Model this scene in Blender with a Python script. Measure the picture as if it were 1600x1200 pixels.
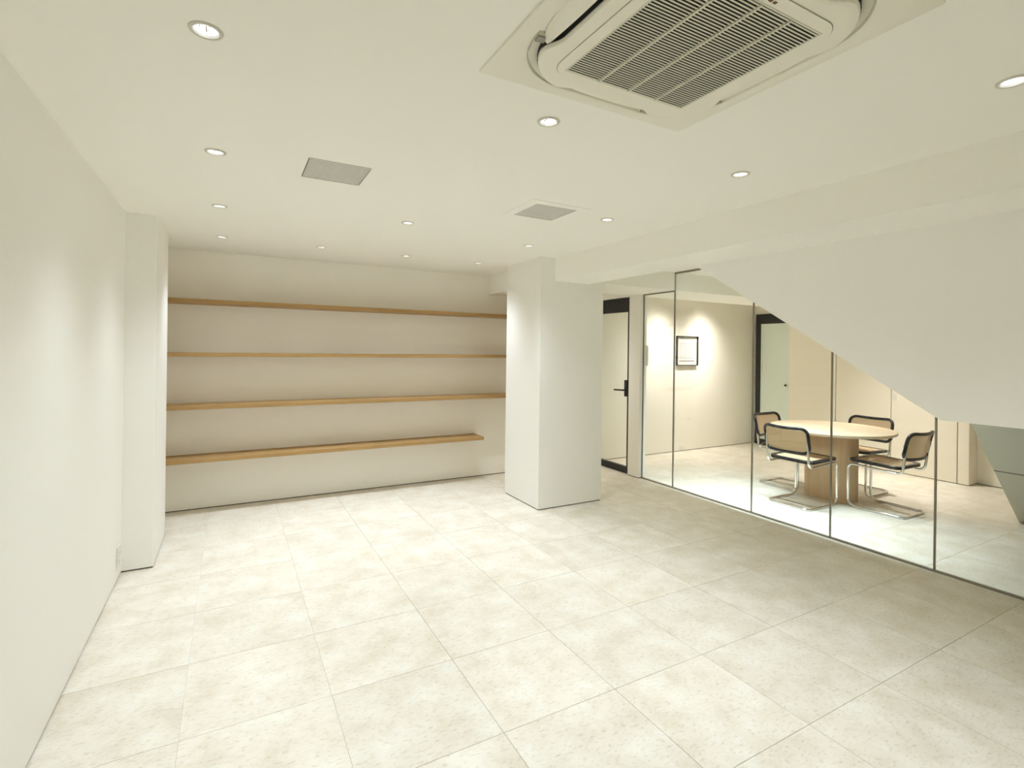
import bpy, bmesh, math, random
from mathutils import Vector, Matrix
from mathutils.geometry import delaunay_2d_cdt

for o in list(bpy.data.objects):
    bpy.data.objects.remove(o)
scene = bpy.context.scene
COL = scene.collection
PI = math.pi
random.seed(7)

# ------------------------------------------------------------------ measures
H = 2.40                     # ceiling height
XL = -0.621                  # left wall
YB = 5.555                   # shelf wall
YK = 5.612                   # back wall of the glass room
YF = -0.85                   # wall behind the viewer
XG = 4.332                   # glass plane
XB, XBR, ZB = 2.7255, 3.127, 2.1787   # long beam
YD, YD2, ZS = 4.120, 4.798, 2.199     # cross beam
P1X, P2X, P1Y, P2Y = 2.563, 3.309, 4.108, 4.781   # free pillar
XC = 7.523                   # closet fronts
XR = 7.80                    # right wall of the glass room

# ------------------------------------------------------------------ camera
cam = bpy.data.cameras.new('camera')
cam.sensor_fit = 'HORIZONTAL'; cam.sensor_width = 36.0
cam.lens = 36.0 * 799.5 / 1600.0
cam.shift_y = -(600 - 547.4) / 1600.0
cam.clip_start = 0.05
co = bpy.data.objects.new('camera', cam); COL.objects.link(co)
yaw, roll = 0.503, 0.0124
r0 = Vector((math.cos(yaw), -math.sin(yaw), 0)); u0 = Vector((0, 0, 1)); fw = Vector((math.sin(yaw), math.cos(yaw), 0))
rt = r0 * math.cos(roll) + u0 * math.sin(roll)
up = u0 * math.cos(roll) - r0 * math.sin(roll)
co.matrix_world = Matrix(((rt.x, up.x, -fw.x, 0), (rt.y, up.y, -fw.y, 0), (rt.z, up.z, -fw.z, 1.5105), (0, 0, 0, 1)))
scene.camera = co

# ------------------------------------------------------------------ world, exposure, light strengths
w = bpy.data.worlds.new('world'); scene.world = w; w.use_nodes = True
w.node_tree.nodes['Background'].inputs[0].default_value = (0.9, 0.95, 1.0, 1)
w.node_tree.nodes['Background'].inputs[1].default_value = 0.05
vs = scene.view_settings
vs.view_transform = 'Standard'; vs.look = 'None'; vs.gamma = 1.0; vs.use_curve_mapping = False
vs.exposure = 0.14
IES_K = 0.01415
scene.cycles.max_bounces = 16; scene.cycles.diffuse_bounces = 12; scene.cycles.transparent_max_bounces = 20
MAIN_W, MAIN_C = 82.0, (0.86, 0.95, 1.04)
COOL_W, COOL_C = 38.0, (0.74, 0.91, 1.0)
WARM_W, WARM_C = 235.0, (1.0, 0.95, 0.885)

# ------------------------------------------------------------------ materials
def pbr(name, col, rough=0.6, metal=0.0, spec=0.5):
    m = bpy.data.materials.new(name); m.use_nodes = True
    b = m.node_tree.nodes['Principled BSDF']
    b.inputs['Base Color'].default_value = (*col, 1); b.inputs['Roughness'].default_value = rough
    b.inputs['Metallic'].default_value = metal; b.inputs['Specular IOR Level'].default_value = spec
    return m
def nd(m, t, **kw):
    n = m.node_tree.nodes.new(t)
    for k, v in kw.items(): setattr(n, k, v)
    return n
def lk(m, a, b): m.node_tree.links.new(a, b)
def bsdf(m): return m.node_tree.nodes['Principled BSDF']

def paint(name, col, rough=0.7):
    m = pbr(name, col, rough, spec=0.25)
    tc = nd(m, 'ShaderNodeTexCoord'); n = nd(m, 'ShaderNodeTexNoise')
    n.inputs['Scale'].default_value = 260; n.inputs['Detail'].default_value = 3
    lk(m, tc.outputs['Object'], n.inputs['Vector'])
    bp = nd(m, 'ShaderNodeBump'); bp.inputs['Strength'].default_value = 0.06; bp.inputs['Distance'].default_value = 0.001
    lk(m, n.outputs['Fac'], bp.inputs['Height']); lk(m, bp.outputs['Normal'], bsdf(m).inputs['Normal'])
    return m

def stone():
    m = pbr('limestone', (0.7, 0.66, 0.57), 0.42, spec=0.4)
    tc = nd(m, 'ShaderNodeTexCoord'); g = nd(m, 'ShaderNodeNewGeometry'); oi = nd(m, 'ShaderNodeObjectInfo')
    mp = nd(m, 'ShaderNodeMapping'); lk(m, g.outputs['Position'], mp.inputs['Vector'])
    off = nd(m, 'ShaderNodeVectorMath', operation='SCALE'); off.inputs[0].default_value = (13.1, 7.7, 0); lk(m, oi.outputs['Random'], off.inputs['Scale'])
    ad = nd(m, 'ShaderNodeVectorMath', operation='ADD'); lk(m, mp.outputs['Vector'], ad.inputs[0]); lk(m, off.outputs[0], ad.inputs[1])
    # broad clouding
    n1 = nd(m, 'ShaderNodeTexNoise'); n1.inputs['Scale'].default_value = 5.0; n1.inputs['Detail'].default_value = 6; n1.inputs['Roughness'].default_value = 0.62
    lk(m, ad.outputs[0], n1.inputs['Vector'])
    r1 = nd(m, 'ShaderNodeValToRGB'); r1.color_ramp.elements[0].position = 0.36; r1.color_ramp.elements[1].position = 0.66
    r1.color_ramp.elements[0].color = (0.645, 0.59, 0.485, 1); r1.color_ramp.elements[1].color = (0.755, 0.725, 0.65, 1)
    lk(m, n1.outputs['Fac'], r1.inputs['Fac'])
    # fine shell flecks, a little longer in one direction
    mp2 = nd(m, 'ShaderNodeMapping'); mp2.inputs['Scale'].default_value = (34, 78, 1); mp2.inputs['Rotation'].default_value = (0, 0, 0.35)
    lk(m, ad.outputs[0], mp2.inputs['Vector'])
    n2 = nd(m, 'ShaderNodeTexNoise'); n2.inputs['Scale'].default_value = 1.0; n2.inputs['Detail'].default_value = 4; n2.inputs['Roughness'].default_value = 0.7
    lk(m, mp2.outputs['Vector'], n2.inputs['Vector'])
    r2 = nd(m, 'ShaderNodeValToRGB'); r2.color_ramp.elements[0].position = 0.30; r2.color_ramp.elements[1].position = 0.47
    r2.color_ramp.elements[0].color = (0.66, 0.60, 0.52, 1); r2.color_ramp.elements[1].color = (1, 1, 1, 1)
    lk(m, n2.outputs['Fac'], r2.inputs['Fac'])
    mx = nd(m, 'ShaderNodeMix', data_type='RGBA', blend_type='MULTIPLY'); mx.inputs[0].default_value = 0.62
    lk(m, r1.outputs['Color'], mx.inputs[6]); lk(m, r2.outputs['Color'], mx.inputs[7])
    # each tile its own tone
    mr = nd(m, 'ShaderNodeMapRange'); mr.inputs['To Min'].default_value = 0.965; mr.inputs['To Max'].default_value = 1.02
    lk(m, oi.outputs['Random'], mr.inputs['Value'])
    sc = nd(m, 'ShaderNodeVectorMath', operation='SCALE'); lk(m, mx.outputs[2], sc.inputs[0]); lk(m, mr.outputs['Result'], sc.inputs['Scale'])
    lk(m, sc.outputs[0], bsdf(m).inputs['Base Color'])
    bp = nd(m, 'ShaderNodeBump'); bp.inputs['Strength'].default_value = 0.08; bp.inputs['Distance'].default_value = 0.001
    lk(m, n2.outputs['Fac'], bp.inputs['Height']); lk(m, bp.outputs['Normal'], bsdf(m).inputs['Normal'])
    return m

def wood(name, c1, c2, axis='X', rough=0.5, scale=1.0):
    m = pbr(name, c1, rough, spec=0.35)
    tc = nd(m, 'ShaderNodeTexCoord'); mp = nd(m, 'ShaderNodeMapping'); oi = nd(m, 'ShaderNodeObjectInfo')
    s = {'X': (1.2, 26, 26), 'Y': (26, 1.2, 26), 'Z': (26, 26, 1.2)}[axis]
    mp.inputs['Scale'].default_value = tuple(q * scale for q in s)
    sh = nd(m, 'ShaderNodeVectorMath', operation='ADD'); lk(m, tc.outputs['Object'], sh.inputs[0])
    so = nd(m, 'ShaderNodeVectorMath', operation='SCALE'); so.inputs[0].default_value = (5, 3, 4); lk(m, oi.outputs['Random'], so.inputs['Scale'])
    lk(m, so.outputs[0], sh.inputs[1]); lk(m, sh.outputs[0], mp.inputs['Vector'])
    n = nd(m, 'ShaderNodeTexNoise'); n.inputs['Scale'].default_value = 1; n.inputs['Detail'].default_value = 5; n.inputs['Roughness'].default_value = 0.6
    lk(m, mp.outputs['Vector'], n.inputs['Vector'])
    r = nd(m, 'ShaderNodeValToRGB'); r.color_ramp.elements[0].position = 0.35; r.color_ramp.elements[1].position = 0.65
    r.color_ramp.elements[0].color = (*c2, 1); r.color_ramp.elements[1].color = (*c1, 1)
    lk(m, n.outputs['Fac'], r.inputs['Fac']); lk(m, r.outputs['Color'], bsdf(m).inputs['Base Color'])
    bp = nd(m, 'ShaderNodeBump'); bp.inputs['Strength'].default_value = 0.08; bp.inputs['Distance'].default_value = 0.001
    lk(m, n.outputs['Fac'], bp.inputs['Height']); lk(m, bp.outputs['Normal'], bsdf(m).inputs['Normal'])
    return m

def glass(name, tint, ior=1.45, rough=0.0):
    m = bpy.data.materials.new(name); m.use_nodes = True
    nt = m.node_tree; nt.nodes.clear()
    out = nd(m, 'ShaderNodeOutputMaterial'); tr = nd(m, 'ShaderNodeBsdfTransparent'); gl = nd(m, 'ShaderNodeBsdfGlossy')
    tr.inputs['Color'].default_value = (*tint, 1); gl.inputs['Roughness'].default_value = rough; gl.inputs['Color'].default_value = (0.9, 0.95, 0.93, 1)
    fr = nd(m, 'ShaderNodeFresnel'); fr.inputs['IOR'].default_value = ior
    mx = nd(m, 'ShaderNodeMixShader')
    ml = nd(m, 'ShaderNodeMath', operation='MULTIPLY'); ml.inputs[1].default_value = 0.22
    lk(m, fr.outputs[0], ml.inputs[0]); lk(m, ml.outputs[0], mx.inputs[0])
    lk(m, tr.outputs[0], mx.inputs[1]); lk(m, gl.outputs[0], mx.inputs[2]); lk(m, mx.outputs[0], out.inputs[0])
    return m

def cane():
    # woven cane: open weave, holes let the view through
    m = pbr('cane', (0.70, 0.53, 0.33), 0.6, spec=0.3)
    uv = nd(m, 'ShaderNodeUVMap'); sp = nd(m, 'ShaderNodeSeparateXYZ'); lk(m, uv.outputs['UV'], sp.inputs[0])
    def wave(src):
        a = nd(m, 'ShaderNodeMath', operation='MULTIPLY'); a.inputs[1].default_value = 2 * PI / 0.011; lk(m, src, a.inputs[0])
        s = nd(m, 'ShaderNodeMath', operation='SINE'); lk(m, a.outputs[0], s.inputs[0]); return s.outputs[0]
    a, b = wave(sp.outputs['X']), wave(sp.outputs['Y'])
    ga = nd(m, 'ShaderNodeMath', operation='GREATER_THAN'); ga.inputs[1].default_value = 0.0; lk(m, a, ga.inputs[0])
    gb = nd(m, 'ShaderNodeMath', operation='GREATER_THAN'); gb.inputs[1].default_value = 0.0; lk(m, b, gb.inputs[0])
    hole = nd(m, 'ShaderNodeMath', operation='MULTIPLY'); lk(m, ga.outputs[0], hole.inputs[0]); lk(m, gb.outputs[0], hole.inputs[1])
    al = nd(m, 'ShaderNodeMath', operation='SUBTRACT'); al.inputs[0].default_value = 1.0; lk(m, hole.outputs[0], al.inputs[1])
    lk(m, al.outputs[0], bsdf(m).inputs['Alpha'])
    return m

def emit(name, col, s):
    m = bpy.data.materials.new(name); m.use_nodes = True
    b = bsdf(m); b.inputs['Base Color'].default_value = (0.9, 0.9, 0.9, 1)
    b.inputs['Emission Color'].default_value = (*col, 1); b.inputs['Emission Strength'].default_value = s
    return m

M = dict(
    wall=paint('wall_paint', (0.92, 0.912, 0.878)),
    nook=paint('greige_paint', (0.93, 0.91, 0.85)),
    ceil=paint('ceiling_paint', (0.935, 0.925, 0.875)),
    cream=paint('cream_paint', (0.88, 0.85, 0.77)),
    closet=wood('closet_board', (0.88, 0.83, 0.725), (0.865, 0.81, 0.70), 'Y', 0.55, 0.5),
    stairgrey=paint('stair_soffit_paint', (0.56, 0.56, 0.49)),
    stone=stone(),
    grout=paint('grout', (0.66, 0.64, 0.58), 0.9),
    gap=pbr('shadow_gap', (0.10, 0.09, 0.07), 0.8),
    oak=wood('oak', (0.45, 0.285, 0.112), (0.36, 0.215, 0.078), 'X'),
    tablewood=wood('pale_oak', (0.67, 0.55, 0.39), (0.615, 0.495, 0.345), 'X', 0.45, 0.7),
    tablewoodz=wood('pale_oak_upright', (0.64, 0.47, 0.29), (0.57, 0.40, 0.24), 'Z', 0.5, 0.7),
    black=pbr('black_frame', (0.006, 0.006, 0.008), 0.35),
    lacquer=pbr('black_lacquer', (0.006, 0.006, 0.008), 0.25),
    chrome=pbr('chrome', (0.80, 0.79, 0.76), 0.12, 1.0),
    steel=pbr('brushed_steel', (0.62, 0.61, 0.58), 0.35, 1.0),
    bronze=pbr('bronze_frame', (0.27, 0.245, 0.195), 0.4, 0.5),
    glass=glass('clear_glass', (0.985, 0.99, 0.985)),
    mint=pbr('green_glass_reflection', (0.80, 0.89, 0.83), 0.25),  # opaque pale green, paints the reflection in the door glass
    cane=cane(),
    plastic=pbr('ivory_plastic', (0.85, 0.83, 0.74), 0.45),
    plasticw=pbr('white_plastic', (0.80, 0.79, 0.74), 0.4),
    cavity=pbr('dark_cavity', (0.015, 0.015, 0.017), 0.7),
    greyp=pbr('grey_plastic', (0.36, 0.34, 0.29), 0.5),
    filter=pbr('filter_mesh', (0.045, 0.048, 0.038), 0.9),
    slat=pbr('ivory_slat', (0.70, 0.685, 0.58), 0.5),
    trim=pbr('trim_ring', (0.62, 0.60, 0.53), 0.4),
    reflector=pbr('faceted_reflector', (0.93, 0.94, 0.95), 0.22, 0.55),
    lens=emit('lamp_lens', (0.95, 0.98, 1.0), 9.0),
    paper=pbr('paper', (0.74, 0.74, 0.71), 0.8),
    ink=pbr('pencil_ink', (0.10, 0.10, 0.10), 0.8),
    inkfaint=pbr('faint_ink', (0.36, 0.35, 0.32), 0.8),
    brown=pbr('brown_print', (0.16, 0.09, 0.05), 0.6),
)

# ------------------------------------------------------------------ helpers
class MB:
    """collects shapes, builds ONE mesh object"""
    def __init__(s): s.v, s.f, s.uv = [], [], None
    def add(s, vs, fs):
        b = len(s.v); s.v += [tuple(q) for q in vs]; s.f += [tuple(i + b for i in f) for f in fs]; return s
    def box(s, x0, x1, y0, y1, z0, z1):
        return s.add([(x0,y0,z0),(x1,y0,z0),(x1,y1,z0),(x0,y1,z0),(x0,y0,z1),(x1,y0,z1),(x1,y1,z1),(x0,y1,z1)],
                     [(3,2,1,0),(4,5,6,7),(0,1,5,4),(1,2,6,5),(2,3,7,6),(3,0,4,7)])
    def prism(s, poly, fn, a, b):
        """poly of 2D points, fn(u,v,t)->xyz, extruded from a to b"""
        n = len(poly); vs = [fn(u, v, a) for u, v in poly] + [fn(u, v, b) for u, v in poly]
        return s.add(vs, [tuple(range(n - 1, -1, -1)), tuple(range(n, 2 * n))] + [(i, (i + 1) % n, n + (i + 1) % n, n + i) for i in range(n)])
    def loft(s, rings, cap0=True, cap1=True, closed=True):
        n = len(rings[0]); b = len(s.v); vs = [p for r in rings for p in r]; fs = []
        for k in range(len(rings) - 1):
            for i in range(n if closed else n - 1):
                j = (i + 1) % n
                fs.append((k * n + i, k * n + j, (k + 1) * n + j, (k + 1) * n + i))
        if cap0: fs.append(tuple(range(n - 1, -1, -1)))
        if cap1: fs.append(tuple((len(rings) - 1) * n + i for i in range(n)))
        return s.add(vs, fs)
    def lathe(s, prof, n=32, c=(0, 0, 0), cap0=False, cap1=False):
        return s.loft([[(c[0] + r * math.cos(2*PI*i/n), c[1] + r * math.sin(2*PI*i/n), c[2] + z) for i in range(n)] for r, z in prof], cap0, cap1)
    def tube(s, pts, r, n=10, closed=False):
        pts = [Vector(p) for p in pts]; m = len(pts); rings = []
        def tan(i):
            if closed: return (pts[(i+1) % m] - pts[i-1]).normalized()
            return (pts[min(i+1, m-1)] - pts[max(i-1, 0)]).normalized()
        t = tan(0); a = t.orthogonal().normalized()
        for i in range(m):
            t2 = tan(i); a = (a - t2 * a.dot(t2)).normalized(); b = t2.cross(a)
            rings.append([pts[i] + (a * math.cos(2*PI*k/n) + b * math.sin(2*PI*k/n)) * r for k in range(n)])
        if closed:
            rings.append(rings[0])
            # close with the twist of the transported frame matched to the first ring
            best = min(range(n), key=lambda q: (rings[-2][0] - rings[0][q]).length)
            rings[-1] = [rings[0][(k + best) % n] for k in range(n)]
        return s.loft(rings, not closed, not closed)
    def build(s, name, mat, parent=None, smooth=False, bevel=0, uv=None):
        me = bpy.data.meshes.new(name); me.from_pydata(s.v, [], s.f); me.validate()
        bm = bmesh.new(); bm.from_mesh(me); bmesh.ops.recalc_face_normals(bm, faces=bm.faces)
        if bevel:
            bmesh.ops.bevel(bm, geom=[e for e in bm.edges if len(e.link_faces) == 2 and e.calc_face_angle(0) > 0.6], offset=bevel, segments=2, affect='EDGES', profile=0.6)
        bm.to_mesh(me); bm.free()
        me.materials.append(mat)
        if uv:
            ul = me.uv_layers.new(name='UVMap')
            for l in me.loops: ul.data[l.index].uv = uv(me.vertices[l.vertex_index].co)
        if smooth:
            me.shade_smooth()
            try: me.set_sharp_from_angle(angle=math.radians(38))
            except Exception: pass
        o = bpy.data.objects.new(name, me); COL.objects.link(o)
        if parent: o.parent = parent
        return o

def tag(o, label=None, cat=None, group=None, kind=None):
    if label: o['label'] = label
    if cat: o['category'] = cat
    if group: o['group'] = group
    if kind: o['kind'] = kind
    return o
def thing(name, loc, label, cat, group=None, rz=0):
    o = bpy.data.objects.new(name, None); COL.objects.link(o)
    o.location = loc; o.rotation_euler = (0, 0, rz); o.empty_display_size = 0.1
    return tag(o, label, cat, group)
def struct(name, mb, mat, label=None, parent=None, bevel=0):
    o = mb.build(name, mat, parent, bevel=bevel); o['kind'] = 'structure'
    if label: o['label'] = label
    return o
def copy_tree(o, parent=None):
    c = o.copy(); COL.objects.link(c); c.parent = parent
    for ch in list(o.children): copy_tree(ch, c)
    return c
def fillet(pts, rad, seg=6, closed=False):
    out = []; n = len(pts); P = [Vector(p) for p in pts]
    for i in range(n):
        r = rad[i] if isinstance(rad, (list, tuple)) else rad
        if (not closed and i in (0, n - 1)) or r <= 0: out.append(P[i]); continue
        a, b, c = P[i-1], P[i], P[(i+1) % n]
        u, v = (a - b).normalized(), (c - b).normalized()
        ang = u.angle(v); d = min(r / math.tan(ang / 2), 0.49 * (a - b).length, 0.49 * (c - b).length); r2 = d * math.tan(ang / 2)
        cen = b + (u + v).normalized() * (r2 / math.sin(ang / 2))
        s0, s1 = b + u * d - cen, b + v * d - cen
        tot = s0.angle(s1); ax = s0.cross(s1).normalized()
        for k in range(seg + 1): out.append(cen + Matrix.Rotation(tot * k / seg, 3, ax) @ s0)
    return out
def rrect(hx, hy, r, seg=8):
    """rounded rectangle outline, counter-clockwise"""
    out = []
    for cx, cy, a0 in ((hx-r, hy-r, 0), (-hx+r, hy-r, PI/2), (-hx+r, -hy+r, PI), (hx-r, -hy+r, 1.5*PI)):
        for k in range(seg + 1):
            a = a0 + PI/2 * k / seg; out.append((cx + r*math.cos(a), cy + r*math.sin(a)))
    return out

# ------------------------------------------------------------------ lamp positions and ceiling openings
MAIN = [(-0.070, 1.682), (-0.070, 2.705), (-0.070, 3.731), (-0.070, 4.764), (0.692, 4.767), (1.459, 4.775), (2.212, 4.763),
        (1.084, 3.516), (2.208, 3.743), (2.213, 2.717), (1.072, 1.677), (2.210, 1.685), (2.207, 0.673)]
BEHIND = []
GLASSROOM = [(5.55, 5.08, 'b'), (6.45, 5.08, 'b'), (6.75, 4.35, 'w'), (6.75, 3.15, 'w'), (5.60, 3.12, 't'), (3.85, 5.20, 'd')]
RH = 0.0335       # lamp opening radius
VENT1 = (0.316, 0.600, 2.560, 2.855)
VENT2 = (1.612, 1.905, 2.635, 2.930)
holes_c = [(x, y) for x, y in MAIN + BEHIND] + [(x, y) for x, y, _ in GLASSROOM]
SLOT = (4.352, 4.47, 2.45, 3.80)
holes_r = [VENT1, VENT2, SLOT]

# ------------------------------------------------------------------ floor with stone tiles
TX0, TX, TY0, TY = -0.158, 0.5605, 1.235, 0.5415
b = MB(); b.box(XL - 0.15, 8.1, YF - 0.15, 5.75, -0.12, -0.0035)
floor = struct('floor', b, M['grout'], 'floor of large cream limestone tiles with fine grey joints')
tile_mesh = None
for i in range(-1, 15):
    for j in range(-6, 9):
        if tile_mesh is None:
            b = MB(); g = 0.0010; hx, hy = TX/2 - g, TY/2 - g
            b.box(-hx, hx, -hy, hy, -0.009, 0.0)
            t = b.build('tile', M['stone'], floor, bevel=0.0008); tile_mesh = t.data
        else:
            t = bpy.data.objects.new('tile', tile_mesh); COL.objects.link(t); t.parent = floor
        t.location = (TX0 + (i + 0.5) * TX, TY0 + (j + 0.5) * TY, random.uniform(-0.0004, 0.0))

# ------------------------------------------------------------------ ceiling
def ceiling():
    x0, x1, y0, y1 = XL - 0.1, 8.1, YF - 0.1, 5.75
    vs = [Vector(q) for q in ((x0,y0),(x1,y0),(x1,y1),(x0,y1))]; es = [(0,1),(1,2),(2,3),(3,0)]
    n = 32
    for cx, cy in holes_c:
        k = len(vs); vs += [Vector((cx + RH*math.cos(2*PI*i/n), cy + RH*math.sin(2*PI*i/n))) for i in range(n)]
        es += [(k+i, k+(i+1) % n) for i in range(n)]
    for a0, a1, b0, b1 in holes_r:
        k = len(vs); vs += [Vector(q) for q in ((a0,b0),(a1,b0),(a1,b1),(a0,b1))]; es += [(k,k+1),(k+1,k+2),(k+2,k+3),(k+3,k)]
    V, E, F, *_ = delaunay_2d_cdt(vs, es, [], 0, 1e-5)
    keep = []
    for f in F:
        c = sum((V[i] for i in f), Vector((0, 0))) / len(f)
        if any((c - Vector(q)).length < RH * 0.999 for q in holes_c): continue
        if any(a0 < c.x < a1 and b0 < c.y < b1 for a0, a1, b0, b1 in holes_r): continue
        keep.append(f)
    m = MB(); m.add([(v.x, v.y, H) for v in V], keep)
    m.box(x0, x1, y0, y1, H + 0.16, H + 0.24)
    return m
cl = ceiling()
me = bpy.data.meshes.new('ceiling'); me.from_pydata(cl.v, [], cl.f); me.materials.append(M['ceil'])
o = bpy.data.objects.new('ceiling', me); COL.objects.link(o); tag(o, 'flat off-white painted ceiling with recessed lamps', kind='structure')

# ------------------------------------------------------------------ walls, pillar, beams (shadow gap along the floor)
GP = 0.009
def wall(name, x0, x1, y0, y1, z0, z1, mat, label): 
    b = MB(); b.box(x0, x1, y0, y1, z0, z1); return struct(name, b, mat, label)
wall('wall_left', XL - 0.12, XL, YF, 5.7, GP, H + 0.05, M['wall'], 'long plain off-white wall along the left of the room')
wall('wall_back', XL, XG - 0.05, YB, YB + 0.12, GP, H + 0.05, M['nook'], 'recessed off-white wall behind the oak shelves')
wall('wall_front', XL - 0.12, 8.1, YF - 0.12, YF, GP, H + 0.05, M['wall'], 'plain off-white wall behind the viewer')
wall('wall_pilaster', XL, -0.444, 4.2254, 4.915, GP, H + 0.02, M['wall'], 'shallow off-white pilaster standing out from the left wall')
wall('wall_pillar', P1X, P2X, P1Y, P2Y, GP, H + 0.02, M['wall'], 'free-standing square off-white pillar right of the shelves')
wall('wall_glass_room_back', XG - 0.06, 8.1, YK, YK + 0.12, GP, H + 0.05, M['cream'], 'cream wall with the framed print behind the glass')
wall('wall_glass_room_right', XR, XR + 0.12, 4.845, YK, GP, H + 0.05, M['cream'], 'cream wall holding the glass door reflecting pale green')
wall('wall_glass_room_side', 7.745, 7.92, YF, 2.648, GP, H + 0.05, M['cream'], 'cream wall to the right of the closet doors')
wall('trim_beam_long', XB, XBR, YF, YB, ZB, H + 0.02, M['ceil'], 'long white ceiling beam running over the pillar')
wall('trim_beam_cross', XBR, XC - 0.001, YD, YD2, ZS, H + 0.02, M['ceil'], 'white cross beam over the head of the glass wall')
# door 1 surround: head wall over the black door and the white post beside it
wall('wall_post', XG - 0.05, XG + 0.05, 4.612, 4.806, GP, ZS, M['wall'], 'narrow white post between the black door and the glass')
wall('wall_door_head', XG - 0.05, XG + 0.05, 4.798, YK, 2.186, H + 0.02, M['wall'], 'white wall strip above the black framed door')
def gapstrip(name, x0, x1, y0, y1):
    b = MB(); b.box(x0, x1, y0, y1, 0.0, GP + 0.001); struct(name, b, M['gap'], 'dark recessed shadow gap at the foot of the wall')
e = 0.006
gapstrip('baseboard_left', XL - 0.12, XL - e, YF, 5.7)
gapstrip('baseboard_back', XL, XG - 0.05, YB + e, YB + 0.12)
gapstrip('baseboard_front', XL - 0.12, 8.1, YF - 0.12, YF - e)
gapstrip('baseboard_pilaster', XL, -0.444 - e, 4.2254 + e, 4.915 - e)
gapstrip('baseboard_pillar', P1X + e, P2X - e, P1Y + e, P2Y - e)
gapstrip('baseboard_glass_room_back', XG - 0.06, 8.1, YK + e, YK + 0.12)
gapstrip('baseboard_glass_room_right', XR + e, XR + 0.12, 4.845, YK)
gapstrip('baseboard_glass_room_side', 7.745 + e, 7.92, YF, 2.648 - e)
gapstrip('baseboard_post', XG - 0.05 + e, XG + 0.05 - e, 4.612 + e, 4.806)

# ------------------------------------------------------------------ staircase in front of the glass
st = thing('staircase', (XBR, 1.21, 0), 'white boxed-in staircase slanting across the upper right over the glass', 'staircase')
def part(name, mb, mat, parent, loc, **kw):
    o = mb.build(name, mat, parent, **kw); o.matrix_parent_inverse = Matrix.Translation(-Vector(loc)); return o
SL = Vector((XBR, 1.21, 0))
yz = lambda u, v, t: (t, u, v)
YT = 1.21 + (ZB - 1.1855) / 0.635
b = MB(); b.prism([(YF + 0.002, 1.1855), (1.21, 1.1855), (YT, ZB), (YF + 0.002, ZB)], yz, XBR, XBR + 0.12)
part('side_wall', b, M['wall'], st, SL)
# upper flight: sloping soffit with steps on top
prof = [(1.21, 1.1855)]; y, z = 1.21 + 0.02, 1.1855 + 0.22
steps = []
while z + 0.17 < H - 0.02:
    steps += [(y, z), (y, z + 0.17)]; y += 0.268; z += 0.17
steps.append((y, z))
ye = min(y, YT + 0.3)
poly = [(1.21, 1.1855), (y, 1.1855 + 0.635 * (y - 1.21))] + steps[::-1]
b = MB(); b.prism(poly, yz, XBR + 0.121, XG - 0.055); part('upper_flight', b, M['wall'], st, SL)
b = MB(); b.box(XBR + 0.121, XG - 0.055, YF + 0.002, 1.21, 1.1855, 1.4055); part('landing', b, M['wall'], st, SL)
# lower flight behind the glass: sloping underside reaching down to the floor
xz = lambda u, v, t: (u, t, v)
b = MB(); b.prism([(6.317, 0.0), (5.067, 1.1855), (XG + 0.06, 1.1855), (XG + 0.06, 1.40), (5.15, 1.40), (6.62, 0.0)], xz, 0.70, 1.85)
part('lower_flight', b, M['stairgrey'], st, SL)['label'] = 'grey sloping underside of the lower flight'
b = MB()
for (xa, za) in ((5.758, 0.530),):
    b.prism([(xa - 0.004, za + 0.0038 - 0.002), (xa + 0.004, za - 0.0038 - 0.002), (xa + 0.006, za - 0.0038 + 0.004), (xa - 0.002, za + 0.0038 + 0.004)], xz, 0.72, 1.852)
part('panel_seam', b, M['gap'], st, SL)

# ------------------------------------------------------------------ glass partition
gp = thing('glass_partition', (XG, 3.0, 0), 'floor-to-ceiling frameless glass wall with thin dark joints in front of the table', 'glass wall')
GL = Vector((XG, 3.0, 0))
ys = [4.612, 4.122, 3.139, 2.414, 1.703, 0.985, 0.27]
for k in range(len(ys) - 1):
    zt = ZS if k == 0 else H - 0.018
    b = MB(); b.box(XG - 0.005, XG + 0.005, ys[k+1] + 0.006, ys[k] - 0.006, 0.012, zt)
    part('pane', b, M['glass'], gp, GL)
    b = MB(); b.box(XG - 0.007, XG + 0.007, ys[k] - 0.0055 if k else ys[k] - 0.006, ys[k] + 0.0055 if k else ys[k], 0.012, (H - 0.018) if k else ZS)
    part('joint', b, M['bronze'], gp, GL)
    b = MB(); b.box(XG - 0.012, XG + 0.012, ys[k+1], ys[k], zt - (0.014 if k == 0 else 0), zt + (0.0 if k == 0 else 0.018))
    part('head_channel', b, M['bronze'], gp, GL)
b = MB(); b.box(XG - 0.012, XG + 0.012, 0.27, 4.612, 0.0, 0.013); part('floor_channel', b, M['bronze'], gp, GL)
b = MB(); b.box(XG + 0.006, XG + 0.03, 4.555, 4.58, 1.345, 1.587); part('pull_handle', b, M['plastic'], gp, GL, bevel=0.004)['label'] = 'slim beige upright pull handle'
wall('wall_glass_end', XG - 0.05, XG + 0.05, YF, 0.27, GP, H + 0.02, M['wall'], 'white wall ending the glass below the stairs')

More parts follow.
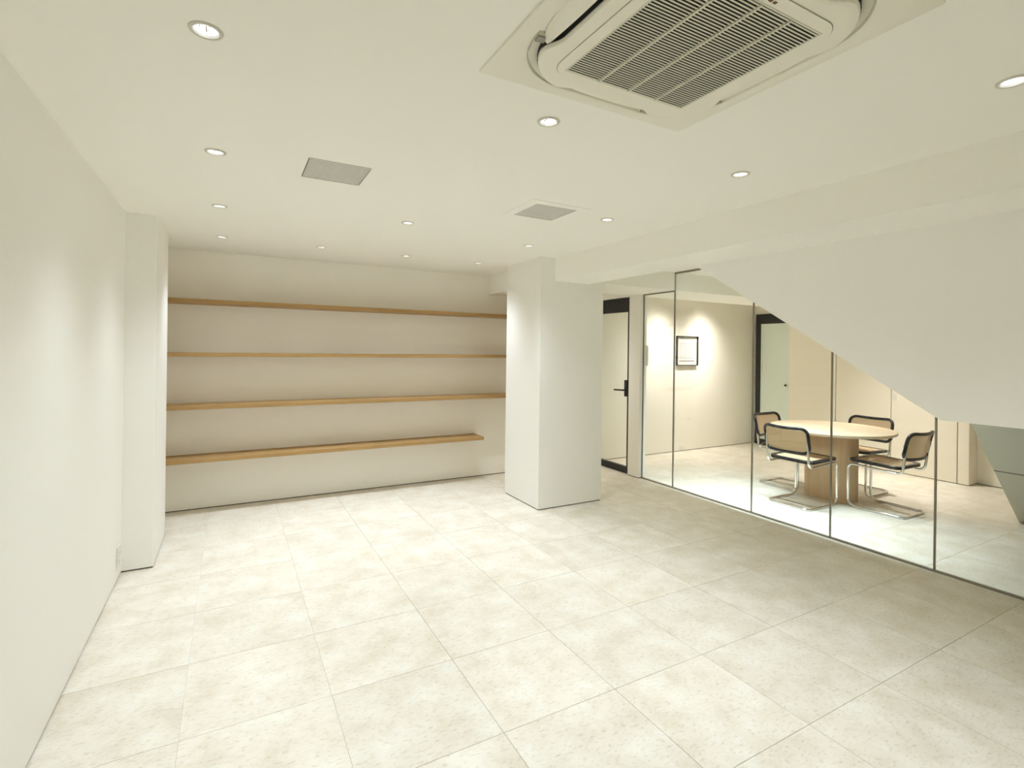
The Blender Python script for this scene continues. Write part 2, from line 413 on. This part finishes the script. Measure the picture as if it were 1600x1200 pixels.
# ------------------------------------------------------------------ black framed doors
def glass_door(name, loc, label, y0, y1, x, facing, pane_mat, z1=2.182, head=0.175, foot=0.085, stile=0.055):
    d = tag(bpy.data.objects.new(name, None), label); COL.objects.link(d); d.location = loc; d['kind'] = 'structure'; L = Vector(loc)
    b = MB(); b.box(x - 0.02, x + 0.02, y0, y1, z1 - head, z1); part('top_rail', b, M['black'], d, L)
    b = MB(); b.box(x - 0.02, x + 0.02, y0, y1, 0.004, foot); part('bottom_rail', b, M['black'], d, L)
    for a, c in ((y0, y0 + stile), (y1 - stile, y1)):
        b = MB(); b.box(x - 0.02, x + 0.02, a, c, foot, z1 - head); part('stile', b, M['black'], d, L)
    b = MB(); b.box(x - 0.006, x + 0.006, y0 + stile, y1 - stile, foot, z1 - head); part('pane', b, pane_mat, d, L)
    return d, L
d1, L1 = glass_door('door_1', (XG, 5.2, 0), 'black framed glass door with lever handle behind the pillar', 4.81, 5.60, XG, -1, M['glass'])
b = MB(); b.box(XG - 0.034, XG - 0.02, 4.845, 4.905, 0.955, 1.16); lp = part('lock_plate', b, M['black'], d1, L1, bevel=0.002)
b = MB(); b.tube(fillet([(XG - 0.03, 4.885, 1.035), (XG - 0.075, 4.885, 1.035), (XG - 0.075, 5.045, 1.03)], 0.012), 0.0105); part('lever_handle', b, M['black'], d1, L1, smooth=True)
d2, L2 = glass_door('door_2', (XR - 0.03, 5.15, 0), 'black framed door with glass reflecting pale green beside the closet', 4.70, 5.575, XR - 0.025, -1, M['mint'], z1=2.165, head=0.165, foot=0.09, stile=0.085)
for z in (1.95, 1.03, 0.12):
    b = MB(); b.box(XR - 0.062, XR - 0.046, 5.568, 5.592, z - 0.055, z + 0.055); part('hinge', b, M['steel'], d2, L2, bevel=0.002)
b = MB(); b.lathe([(0.0, -0.03), (0.017, -0.028), (0.019, -0.012), (0.010, -0.008), (0.010, 0.0)], 16)
o = b.build('knob', M['black'], d2, smooth=True); o.rotation_euler = (0, PI/2, 0); o.location = Vector((XR - 0.045, 5.03, 1.007)) - L2
for y in (5.46, 5.395):
    b = MB(); b.box(XR - 0.040, XR - 0.0312, y - 0.008, y + 0.008, 1.23, 1.36); part('pull_bar', b, M['plasticw'], d2, L2)

# ------------------------------------------------------------------ closet with three flush doors
cb = thing('built_in_closet', (XC, 3.75, 0), 'cream built-in closet with flush doors behind the table', 'closet'); LC = Vector((XC, 3.75, 0))
b = MB(); b.box(XC + 0.021, XR + 0.12, 2.65, 4.83, 0.0, H - 0.002); part('body', b, M['gap'], cb, LC)
b = MB(); b.box(XC, XC + 0.02, 2.648, 2.744, GP, H - 0.002); part('filler_panel', b, M['closet'], cb, LC)
b = MB(); b.box(XC, XC + 0.28, 2.640, 2.649, GP, H - 0.002); part('end_panel', b, M['closet'], cb, LC)
b = MB(); b.box(XC, XC + 0.28, 4.831, 4.842, GP, H - 0.002); part('end_panel', b, M['closet'], cb, LC)
for k in range(3):
    ya = 2.749 + 0.695 * k
    b = MB(); b.box(XC, XC + 0.02, ya + 0.005, ya + 0.695 - (0.005 if k < 2 else 0.004), GP, H - 0.002); dr = part('door', b, M['closet'], cb, LC)
    if k == 0:
        b = MB(); b.box(XC - 0.006, XC, 3.385, 3.432, 0.935, 1.005)
        o = b.build('recessed_pull', M['plasticw'], dr, bevel=0.002)

# ------------------------------------------------------------------ shelves
for (z, xe, lab) in ((1.8955, P1X + 0.6, 'topmost oak wall shelf in the recess, near the ceiling'),
                     (1.4205, P1X + 0.6, 'second oak wall shelf from the top in the recess'),
                     (0.9535, P1X + 0.6, 'third oak wall shelf from the top in the recess'),
                     (0.4815, 2.556, 'lowest oak wall shelf, shorter, ending before the pillar')):
    s = thing('wall_shelf', (1.33, YB, z), lab, 'shelf', 'oak shelves in the recess')
    for a, c in ((XL + 0.002 - 1.33, -0.0008), (0.0008, xe - 1.33)):
        b = MB()
        prof = [(-0.269, 0.002), (-0.267, 0.0), (0.0, 0.0), (0.0, 0.0345), (-0.267, 0.0345), (-0.269, 0.0325)]
        b.prism(prof, lambda u, v, t: (t, u, v), a, c); b.build('board', M['oak'], s)

# ------------------------------------------------------------------ recessed downlights
def downlight_proto():
    t = thing('recessed_downlight', (0, 0, H), 'downlight', 'ceiling lamp')
    b = MB(); b.lathe([(RH - 0.001, 0.004), (RH - 0.0005, -0.0035), (RH + 0.003, -0.0052), (0.0425, -0.0035), (0.0445, -0.0005), (0.0445, 0.0006)], 40)
    b.build('trim_ring', M['trim'], t, smooth=True)
    # faceted bright reflector cone
    b = MB(); b.lathe([(RH - 0.0012, 0.002), (0.0315, 0.012), (0.0265, 0.024), (0.0155, 0.0275)], 14); b.build('reflector', M['reflector'], t)
    b = MB(); b.lathe([(0.0156, 0.0272), (0.0145, 0.021), (0.009, 0.0185), (0.0001, 0.018)], 24); b.build('lens', M['lens'], t, smooth=True)
    b = MB(); b.box(-0.0014, 0.0014, -0.029, 0.029, 0.0135, 0.0175); b.box(-0.0175, -0.0155, -0.014, 0.014, 0.0135, 0.0175); b.build('reflector_stripes', M['greyp'], t)  # dark bars imitate the dark stripes reflected in the lamp reflector
    return t
proto = downlight_proto()
# measured-style beam profile of the lamps: strong centre, soft fall-off, cut-off near 52 degrees
ANG = [0, 5, 10, 15, 20, 25, 30, 35, 40, 44, 48, 51, 54, 57, 60, 90]
def beam(a):
    if a >= 57: return 0.0
    return math.cos(math.radians(a)) ** 9.0 * (1 - max(0.0, min(1.0, (a - 36) / 18.0)) ** 1.2)
IES = bpy.data.texts.new('downlight_profile')
IES.write('IESNA:LM-63-2002\nTILT=NONE\n1 -1 1 %d 1 1 2 0 0 0\n1 1 0\n' % len(ANG) + ' '.join(str(a) for a in ANG) + '\n0\n' + ' '.join('%.1f' % (1000 * beam(a)) for a in ANG) + '\n')
def lamp_light(parent, wt, col, size=124, blend=0.1):
    l = bpy.data.lights.new('lamp_beam', 'SPOT'); l.energy = wt; l.color = col; l.spot_size = math.radians(size); l.spot_blend = blend; l.shadow_soft_size = 0.022
    l.use_nodes = True; nt = l.node_tree; ie = nt.nodes.new('ShaderNodeTexIES'); ie.mode = 'INTERNAL'; ie.ies = IES
    ie.inputs['Strength'].default_value = IES_K; nt.links.new(ie.outputs[0], nt.nodes['Emission'].inputs['Strength'])
    o = bpy.data.objects.new('lamp_beam', l); COL.objects.link(o); o.parent = parent; o.location = (0, 0, -0.008)
DL = ['large recessed downlight nearest the viewer at the top left of the ceiling', 'second recessed downlight in the left-hand row, left of the slatted air vent',
      'third recessed downlight in the left-hand row, before the pilaster', 'leftmost recessed downlight of the row in front of the shelves',
      'second recessed downlight from the left in front of the shelves', 'third recessed downlight from the left in front of the shelves',
      'rightmost recessed downlight in front of the shelves, beside the pillar', 'lone recessed downlight mid-ceiling between the two air vents and the shelves',
      'recessed downlight directly in front of the pillar', 'recessed downlight just right of the framed air vent',
      'recessed downlight just left of the air conditioner', 'recessed downlight to the right below the air conditioner near the beam',
      'recessed downlight cut by the right edge of the picture']
first = True
for (x, y), lab in zip(MAIN, DL):
    t = proto if first else copy_tree(proto); first = False
    t.location = (x, y, H); tag(t, lab, 'ceiling lamp', 'recessed ceiling downlights')
alll = [o for o in bpy.data.objects if o.name.startswith('recessed_downlight')]
for t in alll: lamp_light(t, MAIN_W * (0.97 if t.location.y > 4.5 else 1.0), MAIN_C)
for x, y in BEHIND:
    t = copy_tree(proto); [bpy.data.objects.remove(c) for c in list(t.children) if c.type == 'LIGHT']
    t.location = (x, y, H); tag(t, 'recessed downlight overhead near the viewer, outside the picture', 'ceiling lamp', 'downlights outside the picture'); lamp_light(t, MAIN_W, MAIN_C)
for x, y, k in GLASSROOM:
    t = copy_tree(proto); [bpy.data.objects.remove(c) for c in list(t.children) if c.type == 'LIGHT']
    t.location = (x, y, H); tag(t, 'recessed downlight of the glass room ceiling hidden behind beam and stairs', 'ceiling lamp', 'downlights hidden in the glass room')
    lamp_light(t, WARM_W * {'b': 0.60, 't': 0.28, 'd': 0.32}.get(k, 1.0), WARM_C)
    if k == 'b':      # swivelled towards the framed print
        [setattr(c, 'rotation_euler', (math.radians(18), 0, 0)) for c in t.children if c.type == 'LIGHT']
# linear slot light right behind the head of the glass: the strip sits against the glass-side cheek of the slot
sl = thing('slot_light', ((SLOT[0] + SLOT[1]) / 2, (SLOT[2] + SLOT[3]) / 2, H), 'linear slot light in the glass room ceiling close behind the glass', 'ceiling lamp')
hx, hy = (SLOT[1] - SLOT[0]) / 2, (SLOT[3] - SLOT[2]) / 2
b = MB(); b.box(-hx - 0.004, -hx, -hy, hy, 0.001, 0.15); b.box(hx, hx + 0.004, -hy, hy, 0.001, 0.15); b.box(-hx, hx, -hy - 0.004, -hy, 0.001, 0.15); b.box(-hx, hx, hy, hy + 0.004, 0.001, 0.15); b.box(-hx, hx, -hy, hy, 0.148, 0.152)
b.build('housing', M['plasticw'], sl)
b = MB(); b.box(-hx + 0.001, -hx + 0.011, -hy + 0.02, hy - 0.02, 0.140, 0.147); b.build('led_strip', M['lens'], sl)
l = bpy.data.lights.new('strip_beam', 'AREA'); l.shape = 'RECTANGLE'; l.size = 0.004; l.size_y = 2 * hy - 0.06; l.energy = COOL_W; l.spread = math.radians(84); l.color = COOL_C
o = bpy.data.objects.new('strip_beam', l); COL.objects.link(o); o.parent = sl; o.location = (-hx + 0.0035, 0, 0.138)

# ------------------------------------------------------------------ air vents
def vent(rect, label, n, fr, wr):
    x0, x1, y0, y1 = rect; cx, cy = (x0+x1)/2, (y0+y1)/2; hx, hy = (x1-x0)/2, (y1-y0)/2
    t = thing('air_vent', (cx, cy, H), label, 'air vent', 'slatted ceiling vents')
    b = MB(); b.box(-hx, hx, -hy, hy, 0.045, 0.05)
    b.box(-hx - 0.004, -hx, -hy, hy, 0.0, 0.05); b.box(hx, hx + 0.004, -hy, hy, 0.0, 0.05); b.box(-hx, hx, -hy - 0.004, -hy, 0.0, 0.05); b.box(-hx, hx, hy, hy + 0.004, 0.0, 0.05)
    b.build('duct_box', M['cavity'], t)
    p = 2 * hy / n; sm = None
    for k in range(n):
        if sm is None:
            b = MB(); b.prism([(-p*wr, 0.0), (p*wr, 0.0), (p*wr, 0.0012), (-p*wr, 0.0012)], lambda u, v, q: (q, u, v), -hx, hx); o = b.build('slat', M['plasticw'], t); sm = o.data
        else:
            o = bpy.data.objects.new('slat', sm); COL.objects.link(o); o.parent = t
        o.location = (0, -hy + (k + 0.5) * p, 0)
    if fr:
        a = 0.062; b = MB(); z0 = -0.003
        b.box(-hx-a, hx+a, -hy-a, -hy-0.001, z0, 0.0); b.box(-hx-a, hx+a, hy+0.001, hy+a, z0, 0.0); b.box(-hx-a, -hx-0.001, -hy-0.001, hy+0.001, z0, 0.0); b.box(hx+0.001, hx+a, -hy-0.001, hy+0.001, z0, 0.0)
        b.build('cover_frame', M['ceil'], t)
    return t
vent(VENT1, 'flush slatted air vent on the left part of the ceiling, without a frame', 13, False, 0.36)
vent(VENT2, 'slatted air vent in a flat square cover, near the pillar', 17, True, 0.33)

# ------------------------------------------------------------------ ceiling cassette air conditioner
ac = thing('air_conditioner', (1.12, 1.04, H), 'ivory ceiling cassette air conditioner with slatted square grille', 'air conditioner')
def ring(out, z): return [(x, y, z) for x, y in out]
NS = 14
def outline(h, r): return rrect(h, h, r, NS)
def dense(pts, m=6):
    o = []
    for i in range(len(pts)):
        a, c = pts[i], pts[(i+1) % len(pts)]
        k = m * 6 if math.hypot(c[0]-a[0], c[1]-a[1]) > 0.1 else 1
        for q in range(k): o.append((a[0] + (c[0]-a[0])*q/k, a[1] + (c[1]-a[1])*q/k))
    return o
op = dense(outline(0.386, 0.215))
def to_square(p, h):      # point on the outer square in the same direction
    s = h / max(abs(p[0]), abs(p[1])); return (p[0]*s, p[1]*s)
OH = 0.437
outer = [to_square(q, OH) for q in op]
outer_in = [to_square(q, OH - 0.008) for q in op]
b = MB(); b.loft([ring(outer, 0.0), ring(outer, -0.008), ring(outer_in, -0.013), ring([(x*1.008, y*1.008) for x, y in op], -0.013), ring(op, -0.011), ring([(x*0.985, y*0.985) for x, y in op], 0.012)], False, False)
b.build('outer_panel', M['plastic'], ac, smooth=True)
b = MB(); b.box(-0.40, 0.40, -0.40, 0.40, 0.020, 0.03); b.build('cavity', M['cavity'], ac)
def smooth(a, c, x):
    t = max(0, min(1, (x - a) / (c - a))); return t*t*(3 - 2*t)
bo = []
for x, y in dense(outline(0.354, 0.185)):
    side = 0 if abs(x) > abs(y) else 1
    s = abs(y) if side == 0 else abs(x); ins = 0.032 * (1 - smooth(0.13, 0.215, s))
    if side == 0: x -= math.copysign(ins, x)
    else: y -= math.copysign(ins, y)
    bo.append((x, y))
sc = lambda pts, k: [(x*k, y*k) for x, y in pts]
il = dense(outline(0.279, 0.07))
b = MB(); b.loft([ring(sc(bo, 0.985), 0.02), ring(sc(bo, 0.998), -0.022), ring(bo, -0.028), ring(sc(bo, 0.992), -0.035), ring(sc(bo, 0.97), -0.038), ring(sc(bo, 0.94), -0.0385)], False, True)
b.build('body', M['plastic'], ac, smooth=True)
def annulus(mb, oo, ii, z0, z1):
    n = len(oo); mb.loft([ring(oo, z0), ring(oo, z1), ring(ii, z1), ring(ii, z0)], False, False)
gh = 0.2395
def sq(pts, h): return [to_square(q, h) for q in pts]
b = MB(); annulus(b, il, sq(il, gh + 0.004), -0.038, -0.0415); suct = b.build('grille_panel', M['plastic'], ac, smooth=True)
b = MB(); annulus(b, sc(il, 1.006), sc(il, 0.999), -0.038, -0.0392); b.build('panel_joint', M['greyp'], ac)
b = MB(); annulus(b, sq(il, gh + 0.0045), sq(il, gh - 0.001), -0.038, -0.0425); b.build('grille_frame', M['slat'], suct)
b = MB(); b.box(-gh, gh, -gh, gh, -0.0390, -0.0386); b.build('filter', M['filter'], suct)
ns = 46; pch = 2 * gh / ns; sm = None
for k in range(ns):
    if sm is None:
        b = MB(); b.prism([(-pch*0.22, -0.0435), (pch*0.22, -0.0435), (pch*0.22, -0.0425), (-pch*0.22, -0.0425)], lambda u, v, q: (q, u, v), -gh, gh); o = b.build('slat', M['slat'], suct); sm = o.data
    else:
        o = bpy.data.objects.new('slat', sm); COL.objects.link(o); o.parent = suct
    o.location = (0, -gh + (k + 0.5) * pch, 0)
for x in (-0.118, 0.002, 0.119):
    b = MB(); b.box(x - 0.0028, x + 0.0028, -gh, gh, -0.0465, -0.039); b.build('rib', M['slat'], suct)
# four air flaps between body and outer panel, and grey corner pieces
def flap_mesh():
    b = MB(); N = 24; up_, lo = [], []
    rows = []
    for k in range(N + 1):
        s = -0.186 + 0.372 * k / N; t = abs(s) / 0.186
        xo = -0.383 + 0.028 * t**3.2
        xi = -0.335 - 0.006 * t**2
        if xi < xo + 0.002: xi = xo + 0.002
        q = []
        for j in range(7):
            u = j / 6; x = xo + (xi - xo) * u
            z = -0.006 - 0.016 * u - 0.005 * math.sin(PI * u)
            q.append((x, s, z))
        q += [(x, s, z + 0.004) for x, s, z in q[::-1]]
        rows.append(q)
    b.loft(rows, True, True); return b
fm = None
for k in range(4):
    if fm is None: o = flap_mesh().build('air_flap', M['plastic'], ac, smooth=True); fm = o.data
    else: o = bpy.data.objects.new('air_flap', fm); COL.objects.link(o); o.parent = ac
    o.rotation_euler = (0, 0, k * PI / 2)
b = MB(); b.loft([ring(sc(bo, 1.0035), 0.018), ring(sc(bo, 1.0035), -0.0235)], False, False); b.build('outlet_shade', M['cavity'], ac, smooth=True)   # black ring paints the shade in the gap round the body
cm = None
for k in range(4):
    if cm is None:
        b = MB(); n = 16; inn, out = [], []
        for q in range(n + 1):
            a = PI/2 + PI/2 * q / n
            out.append((-0.171 + 0.208 * math.cos(a), 0.171 + 0.208 * math.sin(a)))
            inn.append((-0.171 + 0.160 * math.cos(a), 0.171 + 0.160 * math.sin(a)))
        pl = out + inn[::-1]
        b.prism(pl, lambda u, v, t: (u, v, t), -0.008, 0.0); o = b.build('corner_piece', M['slat'], ac); cm = o.data
    else: o = bpy.data.objects.new('corner_piece', cm); COL.objects.link(o); o.parent = ac
    o.rotation_euler = (0, 0, k * PI / 2)
    for s in (-1, 1):
        b = MB()
        a0 = PI * 0.75 + s * PI / 4 - (0.10 if s > 0 else -0.10); 
        b.box(-0.020, 0.020, -0.012, 0.012, -0.014, -0.008)
        g = b.build('corner_clip', M['greyp'], o); g.location = (-0.171 + 0.186 * math.cos(a0), 0.171 + 0.186 * math.sin(a0), 0); g.rotation_euler = (0, 0, a0)
b = MB()
for k in range(4): b.box(-0.03 + k * 0.016, -0.019 + k * 0.016, -0.262, -0.254, -0.0422, -0.0414)
b.build('maker_mark', M['brown'], suct)

# ------------------------------------------------------------------ sockets and switch plates
def plate(loc, rot, w, h, label, name='wall_socket', cat='socket', sockets=2):
    t = thing(name, loc, label, cat)
    t.rotation_euler = rot
    b = MB(); b.box(-w/2, w/2, -0.010, 0.0, -h/2, h/2); b.build('cover_plate', M['plasticw'], t, bevel=0.003)
    for k in range(sockets):
        z = (k - (sockets - 1) / 2) * h * 0.42
        b = MB(); b.box(-w*0.28, w*0.28, -0.0125, -0.009, z - h*0.15, z + h*0.15); s = b.build('socket_insert', M['plastic'], t, bevel=0.001)
        b = MB(); b.box(-0.008, -0.005, -0.0130, -0.0124, z - 0.006, z + 0.006); b.box(0.005, 0.008, -0.0130, -0.0124, z - 0.006, z + 0.006); b.build('slot', M['greyp'], s)
plate((XL, 4.085, 0.155), (0, 0, PI/2), 0.075, 0.135, 'white double wall socket low on the left wall beside the pilaster')
plate((6.085, YK, 0.047), (0, 0, 0), 0.10, 0.055, 'small white socket at the foot of the cream wall below the framed print', sockets=1)

# ------------------------------------------------------------------ framed print
fp = thing('framed_print', (6.155, YK, 1.535), 'black framed line drawing hanging on the cream wall behind the glass', 'picture')
fw_, fh, bd, dp = 0.228, 0.226, 0.012, 0.034
b = MB(); b.box(-fw_, fw_, -dp, 0, fh - bd, fh); b.box(-fw_, fw_, -dp, 0, -fh, -fh + bd); b.box(-fw_, -fw_ + bd, -dp, 0, -fh + bd, fh - bd); b.box(fw_ - bd, fw_, -dp, 0, -fh + bd, fh - bd)
b.build('frame', M['black'], fp)
b = MB(); b.box(-fw_ + bd, fw_ - bd, -0.008, -0.002, -fh + bd, fh - bd); pp = b.build('paper', M['paper'], fp)
b = MB(); c = MB()
for k in range(9):
    x = -0.145 + 0.290 * k / 8
    b.box(x - 0.0042, x + 0.0042, -0.0086, -0.0078, -0.115, 0.118)
    b.box(x - 0.009, x + 0.009, -0.0087, -0.0078, 0.110, 0.122); b.box(x - 0.010, x + 0.010, -0.0087, -0.0078, -0.122, -0.108)
    c.box(x - 0.012, x + 0.012, -0.0088, -0.0078, -0.166, -0.146)
b.build('drawn_lines', M['inkfaint'], pp); c.build('drawn_dots', M['ink'], pp)

# ------------------------------------------------------------------ round table
TC = (5.595, 3.125)
tb = thing('round_table', (TC[0], TC[1], 0), 'round pale oak table on a broad rounded pedestal', 'table')
R = 0.575
b = MB(); b.lathe([(0.30, 0.700), (R - 0.02, 0.703), (R - 0.003, 0.712), (R, 0.722), (R - 0.001, 0.732), (R - 0.004, 0.735), (0.28, 0.735)], 72, cap0=True, cap1=True)
b.build('tabletop', M['tablewood'], tb, smooth=True)
b = MB(); out = rrect(0.155, 0.24, 0.115, 10)
b.loft([[(x, y - 0.005, z) for x, y in out] for z in (0.0, 0.66)], True, True); b.build('pedestal', M['tablewoodz'], tb, smooth=True)
b = MB(); out2 = rrect(0.150, 0.235, 0.110, 10); b.loft([[(x, y - 0.005, z) for x, y in out2] for z in (0.655, 0.664)], True, True); b.build('pedestal_dark_band', M['brown'], tb)  # thin dark brown band near the top of the pedestal
b = MB(); b.loft([[(x, y - 0.005, z) for x, y in out] for z in (0.664, 0.7005)], True, True); b.build('pedestal_cap', M['tablewoodz'], tb, smooth=True)

# ------------------------------------------------------------------ cantilever cane chairs
def chair_proto():
    t = thing('cantilever_chair', (0, 0, 0), 'chair', 'chair')
    w = 0.212
    side = lambda s: [(s*w, -0.268, 0.70), (s*w, -0.232, 0.408), (s*w, 0.238, 0.428), (s*w, 0.238, 0.0115)]
    path = side(1) + [(w, -0.245, 0.0115), (-w, -0.245, 0.0115)] + side(-1)[::-1]
    rad = [0, 0.055, 0.05, 0.065, 0.055, 0.055, 0.065, 0.05, 0.055, 0]
    b = MB(); b.tube(fillet(path, rad, 7), 0.0115, 12); b.build('tube_frame', M['chrome'], t, smooth=True)
    # seat: flat black frame with cane centre, front edge a little bowed
    so = [(x, y + 0.012) for x, y in rrect(0.228, 0.222, 0.055, 7)]
    si = [(x*0.83, (y - 0.012)*0.83 + 0.012) for x, y in so]
    zf = lambda x, y: 0.444 + 0.010*(y + 0.2)/0.42 - 0.006*(1 - (x/0.23)**2)
    def rg(pts, dz): return [(x, y, zf(x, y) + dz) for x, y in pts]
    b = MB(); b.loft([rg(so, 0.003), rg(so, 0.026), rg([(x*0.98, (y-0.012)*0.98+0.012) for x, y in so], 0.030), rg(si, 0.030), rg(si, 0.0), rg([(x*0.98, (y-0.012)*0.98+0.012) for x, y in so], 0.0), rg(so, 0.003)], False, False)
    b.build('seat_frame', M['lacquer'], t, smooth=True)
    b = MB(); b.loft([rg(si, 0.022), rg(si, 0.026)], True, True); b.build('seat_cane', M['cane'], t, uv=lambda c: (c.x, c.y))
    # backrest: curved rounded frame leaning back
    hw, hh = 0.222, 0.122
    def bk(u, v, off=0.0):
        v_ = v + hh; y = -0.235 - 0.055 * v_/(2*hh) - 0.045 * (1 - (u/hw)**2) + off
        return (u, y, 0.545 + v_ * 0.985 + 0.012*(u/hw)**2*(1 if v > 0 else 0.2))
    bo = fillet([(hw, hh, 0), (-hw, hh, 0), (-hw, -hh, 0), (hw, -hh, 0)], 0.065, 8, closed=True)
    # refine long edges so they follow the curve
    pts = []
    for i in range(len(bo)):
        a, c = bo[i], bo[(i+1) % len(bo)]; k = 8 if (c - a).length > 0.05 else 1
        pts += [a + (c - a) * q / k for q in range(k)]
    b = MB(); b.tube([bk(q.x, q.y) for q in pts], 0.0155, 10, closed=True); b.build('back_frame', M['lacquer'], t, smooth=True)
    b = MB(); N = 12
    vs, fs = [], []
    for off in (-0.002, 0.002):
        for i in range(N + 1):
            for j in range(7):
                u = -hw + 2*hw*i/N; lim = hh if abs(u) < hw - 0.065 else hh - 0.065 + math.sqrt(max(0, 0.065**2 - (abs(u) - hw + 0.065)**2))
                v = -lim + 2*lim*j/6; vs.append(bk(u, v, off))
    n1 = (N+1)*7
    for s in (0, 1):
        for i in range(N):
            for j in range(6): a = s*n1 + i*7 + j; fs.append((a, a+1, a+8, a+7))
    b.add(vs, fs); b.build('back_cane', M['cane'], t, uv=lambda c: (c.x, c.z), smooth=True)
    b = MB()
    for s in (-1, 1):
        for z in (0.60, 0.67):
            y = -0.268 + 0.036 * (0.70 - z) / 0.292
            b.box(s*w - 0.006, s*w + 0.006, y + 0.004, y + 0.030, z - 0.005, z + 0.005)
    b.build('back_screws', M['chrome'], t)
    return t
ch = chair_proto()
spots = [((5.105, 3.13), -PI/2, 'cane chair with black rim seen from behind, nearest the glass, left of the table'),
         ((5.640, 2.620), 0.0, 'cane chair with black rim at the right front of the table, seen from its side'),
         ((5.640, 3.612), PI, 'cane chair at the back left of the table, before the pale green door'),
         ((6.125, 3.135), PI/2, 'cane chair with black rim across the table, before the closet doors')]
for k, ((x, y), rz, lab) in enumerate(spots):
    t = ch if k == 0 else copy_tree(ch)
    t.location = (x, y, 0); t.rotation_euler = (0, 0, rz); tag(t, lab, 'chair', 'cane cantilever chairs around the table')
